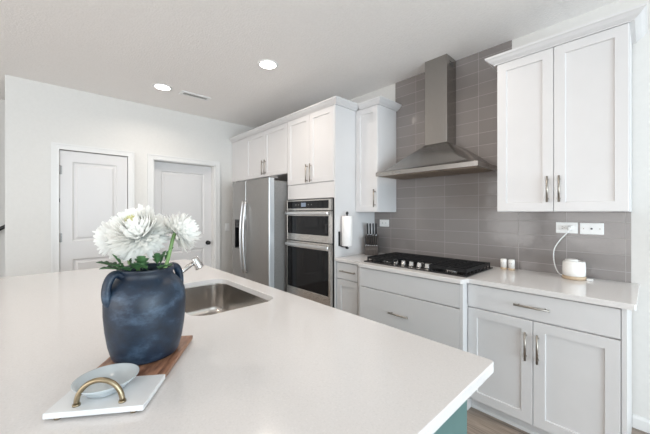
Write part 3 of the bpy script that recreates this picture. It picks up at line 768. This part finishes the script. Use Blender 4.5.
for x, lab in ((-0.786, 'left of the two white shakers beside the cooktop'), (-0.731, 'right of the two white shakers beside the cooktop')):
    t = thing('salt_shaker', 'small cylindrical shaker, ' + lab, 'shaker', (x, 2.655, 0.9145), 'shakers beside the cooktop')
    b = nb(); lathe(b, (x, 2.655, 0.9145), [(0.021, 0), (0.0225, 0.003), (0.0225, 0.016)], 24); o = obj('base', b, 'beige', t)
    b = nb(); lathe(b, (x, 2.655, 0.9145), [(0.0225, 0.0162), (0.0225, 0.076), (0.020, 0.082), (0.010, 0.0825)], 24); obj('body', b, 'ceramic', t)
    b = nb()
    for dx in (-0.006, 0.006): cyl(b, (x + dx, 2.6322, 0.967), (x + dx, 2.6312, 0.967), 0.0022, n=8)
    obj('mark', b, 'socket', t)

# ------------------------------------------------------------------ paper towels
rx, ry = -2.064, 2.214
t = thing('paper_towel_holder', 'black wall-mounted paper towel holder on the side of the oven cabinet', 'paper towel holder', (-2.1245, ry, 1.04))
b = nb(); box(b, -2.1245, -2.119, 2.150, 2.176, 1.025, 1.17, 0.002); obj('bracket', b, 'black', t)
b = nb(); tube(b, [(-2.119, 2.163, 1.030), (-2.100, 2.182, 1.020), (rx, ry, 1.018)], 0.0065, 10); obj('arm', b, 'black', t)
b = nb(); cyl(b, (rx, ry, 1.006), (rx, ry, 1.345), 0.008, n=14); lathe(b, (rx, ry, 1.345), [(0.010, 0), (0.014, 0.004), (0.015, 0.014), (0.010, 0.024), (0.004, 0.026)], 18); lathe(b, (rx, ry, 0.998), [(0.014, 0), (0.016, 0.003), (0.016, 0.014)], 18); obj('rod', b, 'black', t)
t = thing('paper_towel_roll', 'white paper towel roll hanging upright on the black holder', 'paper towel', (rx, ry, 1.028))
b = nb()
n = 40
R = [[(rx + r * math.cos(2 * PI * i / n), ry + r * math.sin(2 * PI * i / n), z) for i in range(n)] for r, z in ((0.020, 1.028), (0.051, 1.028), (0.0535, 1.031), (0.0535, 1.325), (0.051, 1.328), (0.020, 1.328))]
rs = loft(b, R, False, False); bridge(b, rs[-1], rs[0]); obj('sheets', b, 'paper', t)

# ------------------------------------------------------------------ knife block and knives
bx, by = -2.024, 2.560
bw = 0.068
KROT = Matrix.Rotation(math.radians(34), 3, 'Z')      # the block is turned towards the island
def kr(p): return KROT @ (Vector(p) - Vector((bx, by, 0))) + Vector((bx, by, 0))
t = thing('knife_block', 'dark wooden knife block standing in the counter corner by the oven cabinet', 'knife block', (bx, by, 0.9145))
b = nb()
pr = [(by - 0.080, 0.915), (by + 0.050, 0.915), (by + 0.062, 1.110), (by + 0.030, 1.130), (by - 0.03, 1.090), (by - 0.080, 0.980)]
v = ring(b, [(bx - bw, y, z) for y, z in pr]); w_ = ring(b, [(bx + bw, y, z) for y, z in pr]); bridge(b, v, w_, False); cap(b, v, True); cap(b, w_)
finish(b); bmesh.ops.bevel(b, geom=b.edges[:], offset=0.004, segments=2, profile=0.5, affect='EDGES')
bmesh.ops.rotate(b, verts=b.verts, cent=(bx, by, 0), matrix=KROT); obj('block', b, 'knifewood', t)
def knife(x, p, ln, r, label, grp):
    d = (KROT @ Vector((0, -0.30, 0.95))).normalized(); ex = KROT @ Vector((1, 0, 0)); p = kr((x, *p))
    t = thing('knife', label, 'knife', p, grp)
    b = nb(); n = 12
    rows = []
    for u, k in ((0.0, 0.8), (0.06, 1.0), (0.5, 0.86), (0.85, 1.05), (0.96, 1.0), (1.0, 0.6)):
        c = p + d * (0.014 + (ln - 0.014) * u); q = ex.cross(d)
        rows.append([c + ex * (r * k * 0.75 * math.cos(2 * PI * i / n)) + q * (r * k * 1.2 * math.sin(2 * PI * i / n)) for i in range(n)])
    loft(b, rows); obj('handle', b, 'black', t)
    b = nb(); cyl(b, p + d * 0.0015, p + d * 0.0138, r * 0.85, n=12); obj('bolster', b, 'chrome', t)
places = ['leftmost', 'second from the left', 'third from the left', 'rightmost']
for i in range(4):
    knife(bx - 0.045 + i * 0.030, (by + 0.002, 1.1150), 0.138, 0.0115, 'tall black-handled knife in the block\'s upper row, ' + places[i], 'large knives in the knife block')
places6 = ['leftmost', 'second from the left', 'third from the left', 'third from the right', 'second from the right', 'rightmost']
for i in range(6):
    knife(bx - 0.056 + i * 0.0224, (by - 0.074, 1.0110), 0.112, 0.0082, 'short black-handled knife in the block\'s lower row, ' + places6[i], 'small knives in the knife block')

# ------------------------------------------------------------------ serving board with vase and dish on the island
P0 = Vector((-0.881, -0.006, 0)); U = Vector((-0.8272, 0.5619, 0)).normalized(); Wd = Vector((0.5619, 0.8272, 0)).normalized()
def bp(s, w, z): return P0 + U * s + Wd * w + Vector((0, 0, z))
def bbox_(bm, s0, s1, w0, w1, z0, z1, bev):
    pts = [bp(s, w, z) for s in (s0, s1) for w in (w0, w1) for z in (z0, z1)]
    vs = [bm.verts.new(p) for p in pts]
    fs = [bm.faces.new([vs[i] for i in f]) for f in ((0, 1, 3, 2), (4, 6, 7, 5), (0, 4, 5, 1), (2, 3, 7, 6), (0, 2, 6, 4), (1, 5, 7, 3))]
    bmesh.ops.bevel(bm, geom=list(set(e for f in fs for e in f.edges)), offset=bev, segments=2, profile=0.5, affect='EDGES')
ZT = 0.932
t = thing('serving_board', 'half white marble, half brown wood serving board with a brass arch handle', 'serving board', bp(0.19, 0.1, 0.9145))
b = nb(); bbox_(b, 0.0, 0.132, 0, 0.2, 0.9195, ZT, 0.0012); o = obj('marble_slab', b, 'marble', t); o['label'] = 'white marble half'
b = nb()
bbox_(b, 0, 0.256, 0, 0.2, 0.9195, ZT, 0.0012)
ang = math.atan2(U.y, U.x)
bmesh.ops.translate(b, verts=b.verts, vec=-P0); bmesh.ops.rotate(b, verts=b.verts, cent=(0, 0, 0), matrix=Matrix.Rotation(-ang, 3, 'Z'))
me = bpy.data.meshes.new('wood_slab'); finish(b); b.to_mesh(me); b.free(); me.materials.append(M['walnut'])
o = bpy.data.objects.new('wood_slab', me); C.objects.link(o); o.parent = t; o.location = bp(0.1325, 0, 0) - t.location; o.rotation_euler = (0, 0, ang); o['label'] = 'brown wood half'
b = nb(); pts = []
for k in range(25):
    a = PI * k / 24; pts.append(bp(0.021, 0.10 - 0.047 * math.cos(a), ZT + 0.003 + 0.050 * math.sin(a)))
tube(b, pts, 0.0056, 14)
for w in (0.053, 0.147): cyl(b, bp(0.021, w, ZT + 0.0002), bp(0.021, w, ZT + 0.004), 0.0080, 0.0074, n=20)
o = obj('handle', b, 'brass', t); o['label'] = 'brass arch handle'
for s, w in ((0.011, 0.024), (0.011, 0.176), (0.36, 0.02), (0.36, 0.18)):
    b = nb(); cyl(b, bp(s, w, 0.9143), bp(s, w, 0.9193), 0.008, n=14); obj('foot', b, 'brass', t)

# round glass dish with an eight-sided foot
dc = bp(0.083, 0.083, 0)
b = nb(); n = 48
def dring(r, z, oct_): 
    out = []
    for i in range(n):
        a = 2 * PI * i / n; q = (a + 0.3) % (PI / 4) - PI / 8; rr = r * (oct_ * (math.cos(PI / 8) / math.cos(q)) + (1 - oct_)); out.append((dc.x + rr * math.cos(a), dc.y + rr * math.sin(a), z))
    return out
z = ZT + 0.0008
loft(b, [dring(0.043, z, 1), dring(0.0455, z + 0.0015, 1), dring(0.050, z + 0.008, 1), dring(0.060, z + 0.017, 0.35), dring(0.0672, z + 0.0255, 0), dring(0.068, z + 0.0275, 0), dring(0.0655, z + 0.0275, 0), dring(0.056, z + 0.017, 0.15), dring(0.041, z + 0.009, 0.6), dring(0.02, z + 0.0078, 0.6)])
tag(obj('dish', b, 'dish', base=(dc.x, dc.y, ZT)), 'shallow pale grey-blue round dish on the marble half of the board', 'dish')

# vase
vc = bp(0.268, 0.098, ZT + 0.0005)
t = thing('vase', 'dark blue chalky clay vase with two ear handles, holding white flowers', 'vase', vc)
prof = [(0.079, 0.0), (0.085, 0.003), (0.090, 0.012), (0.0985, 0.045), (0.1045, 0.085), (0.1085, 0.13), (0.109, 0.165), (0.1065, 0.190), (0.099, 0.210), (0.087, 0.225), (0.0775, 0.234), (0.073, 0.242), (0.0725, 0.250), (0.0755, 0.257), (0.0760, 0.262), (0.073, 0.264), (0.069, 0.261), (0.066, 0.248), (0.066, 0.238), (0.085, 0.205), (0.092, 0.15)]
b = nb(); lathe(b, vc, prof, 56, True, True); obj('body', b, 'vase', t)
EA = Vector((0.27, -0.96, 0)).normalized()       # the line the two ears lie on
for s in (1, -1):
    e = EA * s
    pts = bez([vc + e * r + Vector((0, 0, zz)) for r, zz in ((0.068, 0.244), (0.082, 0.2545), (0.095, 0.250), (0.1045, 0.232), (0.1085, 0.208), (0.107, 0.186), (0.101, 0.172))], 6)
    b = nb(); sd = e.cross(Vector((0, 0, 1)))
    rings = []
    for i, p in enumerate(pts):
        tg = (pts[min(i + 1, len(pts) - 1)] - pts[max(i - 1, 0)]).normalized(); nn = sd.cross(tg).normalized()
        rings.append([p + sd * (0.0150 * math.cos(2 * PI * k / 14)) + nn * (0.0110 * math.sin(2 * PI * k / 14)) for k in range(14)])
    loft(b, rings); obj('handle', b, 'vase', t)

# ------------------------------------------------------------------ chrysanthemums
def petal(bm, c, d, axis, ln, wd, curl, r0, mi=0):
    """one narrow trough-shaped petal leaving c along d, its tip curling towards axis"""
    d = d.normalized(); side = d.cross(axis)
    if side.length < 0.05: side = d.orthogonal()
    side.normalize(); up = side.cross(d).normalized()
    rows = []; n = 5
    for k in range(n + 1):
        u = k / n
        p = c + d * (r0 + (ln - r0) * u) + up * (curl * ln * (u ** 2.2)) 
        w = wd * (0.55 + 0.75 * math.sin(PI * min(u * 0.80 + 0.10, 1))) * (1 if k < n else 0.75)
        rows.append([bm.verts.new(p - side * w + up * w * 0.35), bm.verts.new(p), bm.verts.new(p + side * w + up * w * 0.35)])
    for a, c2 in zip(rows, rows[1:]):
        for j in (0, 1):
            f = bm.faces.new((a[j], a[j + 1], c2[j + 1], c2[j])); f.smooth = True; f.material_index = mi
def blossom(name, parent, c, axis, R, n, rng, open_=2.25, flat=1.0):
    bm = nb(); axis = axis.normalized(); ux = axis.orthogonal().normalized(); uy = axis.cross(ux)
    ga = PI * (3 - 5 ** 0.5)
    for i in range(n):
        u = (i + 0.5) / n
        th = open_ * (u ** 0.58) + rng.uniform(-0.07, 0.07); ph = i * ga + rng.uniform(-0.15, 0.15)
        d = axis * math.cos(th) + (ux * math.cos(ph) + uy * math.sin(ph)) * math.sin(th)
        ln = R * rng.choice((1.0, 0.94, 0.86, 0.76)) * (0.80 + 0.20 * min(1, th / 1.0)) * rng.uniform(0.94, 1.05)
        if th < 0.5: ln *= 0.72
        petal(bm, c, d, axis, ln, R * 0.062 * rng.uniform(0.85, 1.15) * (0.75 if th < 0.5 else 1), (0.26 if th < 1.3 else 0.14) + rng.uniform(-0.05, 0.08), R * 0.12)
    me_ = obj(name, bm, 'petal', parent)
    return me_
def leaf(bm, p, d, ln, wd, droop):
    """lobed, slightly folded leaf"""
    d = d.normalized(); side = d.cross(Vector((0, 0, 1)))
    if side.length < 0.1: side = Vector((1, 0, 0))
    side.normalize(); up = side.cross(d).normalized(); rows = []
    shape = [(0.0, 0.08), (0.12, 0.10), (0.24, 0.55), (0.34, 0.95), (0.42, 0.50), (0.54, 0.90), (0.64, 0.98), (0.72, 0.52), (0.82, 0.66), (0.92, 0.42), (1.0, 0.04)]
    for u, w in shape:
        q = p + d * (ln * u) + Vector((0, 0, -droop * ln * u * u))
        w_ = w * wd
        rows.append([bm.verts.new(q - side * w_ + up * w_ * 0.35 + d * 0.12 * w_), bm.verts.new(q), bm.verts.new(q + side * w_ + up * w_ * 0.35 + d * 0.12 * w_)])
    for a, c2 in zip(rows, rows[1:]):
        for j in (0, 1):
            f = bm.faces.new((a[j], a[j + 1], c2[j + 1], c2[j])); f.smooth = True
def thick(o, th):
    md = o.modifiers.new('thickness', 'SOLIDIFY'); md.thickness = th; md.offset = 0
CAMV = Vector((0.735, -0.678, 0)) * -1         # horizontal viewing direction
RT = Vector((0.678, 0.735, 0))                 # to the photo's right
rim = Vector((vc.x, vc.y, vc.z + 0.262))
def flower(label, c, axis, R, n, root, leaves, seed, open_=2.2, centre=True):
    rng = random.Random(seed); c = Vector(c)
    t = thing('chrysanthemum', label, 'flower', root, 'white chrysanthemums in the blue vase')
    axis = Vector(axis).normalized()
    o = blossom('blossom', t, c, axis, R, n, rng, open_); o['label'] = 'white many-petalled bloom'
    if centre:
        bm = nb()
        for i in range(26):
            ph = i * 2.4; th = 0.36 * ((i + 0.5) / 26) ** 0.5; ux = axis.orthogonal().normalized(); uy = axis.cross(ux)
            d = axis * math.cos(th) + (ux * math.cos(ph) + uy * math.sin(ph)) * math.sin(th)
            petal(bm, c, d, axis, R * 0.80, R * 0.028, 0.14, R * 0.3)
        oc = obj('flower_centre', bm, 'petal_c', t); oc['label'] = 'yellow-green bud at the middle'; thick(oc, 0.0006)
    back = c - axis * R * 0.05
    bm = nb(); p3 = Vector(root)
    mid = (back + p3) / 2 + (back - p3).cross(Vector((0, 0, 1))) * 0.10
    tube(bm, bez([p3, mid, back - axis * 0.012, back], 6), 0.0052, 10); obj('stem', bm, 'stem', t)
    bm = nb()
    for i in range(9):    # green sepals under the bloom
        ux = axis.orthogonal().normalized(); uy = axis.cross(ux); ph = i * 2 * PI / 9
        petal(bm, back - axis * 0.004, (ux * math.cos(ph) + uy * math.sin(ph)) - axis * 0.25, axis, R * 0.30, R * 0.07, 0.1, 0.002)
    oc = obj('calyx', bm, 'leaf', t); thick(oc, 0.0008)
    for p, d, ln, wd, dr in leaves:
        bm = nb(); leaf(bm, Vector(p), Vector(d), ln, wd, dr); ol = obj('leaf', bm, 'leaf', t); thick(ol, 0.0009)
def near(r, f, z): return rim + RT * r - CAMV * f + Vector((0, 0, z))
UPZ = Vector((0, 0, 1))
flower('largest white chrysanthemum in front, facing the camera with a yellowish centre', near(-0.008, 0.020, 0.101), -CAMV * 0.62 + UPZ * 0.78 - RT * 0.05, 0.085, 820, near(-0.02, 0.01, -0.05),
       [(near(-0.045, 0.045, 0.0), -RT * 0.9 - CAMV * 0.45 + UPZ * 0.25, 0.056, 0.020, 0.12), (near(-0.02, 0.06, 0.0), -CAMV - RT * 0.2 + UPZ * 0.65, 0.055, 0.016, 0.1), (near(0.012, 0.06, 0.0), -CAMV * 0.8 + RT * 0.25 + UPZ * 0.7, 0.058, 0.017, 0.15), (near(-0.03, 0.055, 0.002), UPZ * 0.9 - CAMV * 0.4 - RT * 0.35, 0.06, 0.014, 0.05), (near(-0.055, 0.045, 0.004), -RT * 0.75 - CAMV * 0.3 + UPZ * 0.45, 0.062, 0.019, 0.15), (near(-0.005, 0.066, 0.0), -CAMV * 0.8 - RT * 0.1 + UPZ * 0.45, 0.05, 0.019, 0.15), (near(0.025, 0.06, 0.004), -CAMV * 0.5 + RT * 0.2 + UPZ * 0.8, 0.06, 0.018, 0.1)], 3)
flower('white chrysanthemum on the right, turned away on a visible green stem', near(0.098, 0.0, 0.104), RT * 0.60 + CAMV * 0.42 + UPZ * 0.42, 0.064, 560, near(0.045, 0.02, -0.06),
       [(near(0.055, 0.035, 0.0), RT * 0.8 - CAMV * 0.35 + UPZ * 0.4, 0.058, 0.02, 0.15), (near(0.05, 0.03, 0.012), RT * 0.2 - CAMV * 0.4 + UPZ * 0.8, 0.05, 0.013, 0.1), (near(0.035, 0.05, 0.0), -RT * 0.3 - CAMV * 0.7 + UPZ * 0.6, 0.055, 0.017, 0.1), (near(0.06, 0.01, 0.02), RT * 0.5 + UPZ * 0.85, 0.055, 0.014, 0.1)], 5, open_=2.0, centre=False)
flower('white chrysanthemum at the left, half hidden behind the largest bloom', near(-0.118, -0.045, 0.086), -RT * 0.72 - UPZ * 0.02 + CAMV * 0.30, 0.064, 500, near(-0.05, -0.03, -0.06),
       [(near(-0.062, 0.02, 0.002), -RT * 0.9 + UPZ * 0.32, 0.052, 0.018, 0.12), (near(-0.05, -0.01, 0.005), -RT * 0.4 + UPZ * 0.8, 0.055, 0.015, 0.1), (near(0.02, -0.04, 0.0), RT * 0.3 + UPZ * 0.8, 0.055, 0.016, 0.1)], 11, open_=1.9, centre=False)
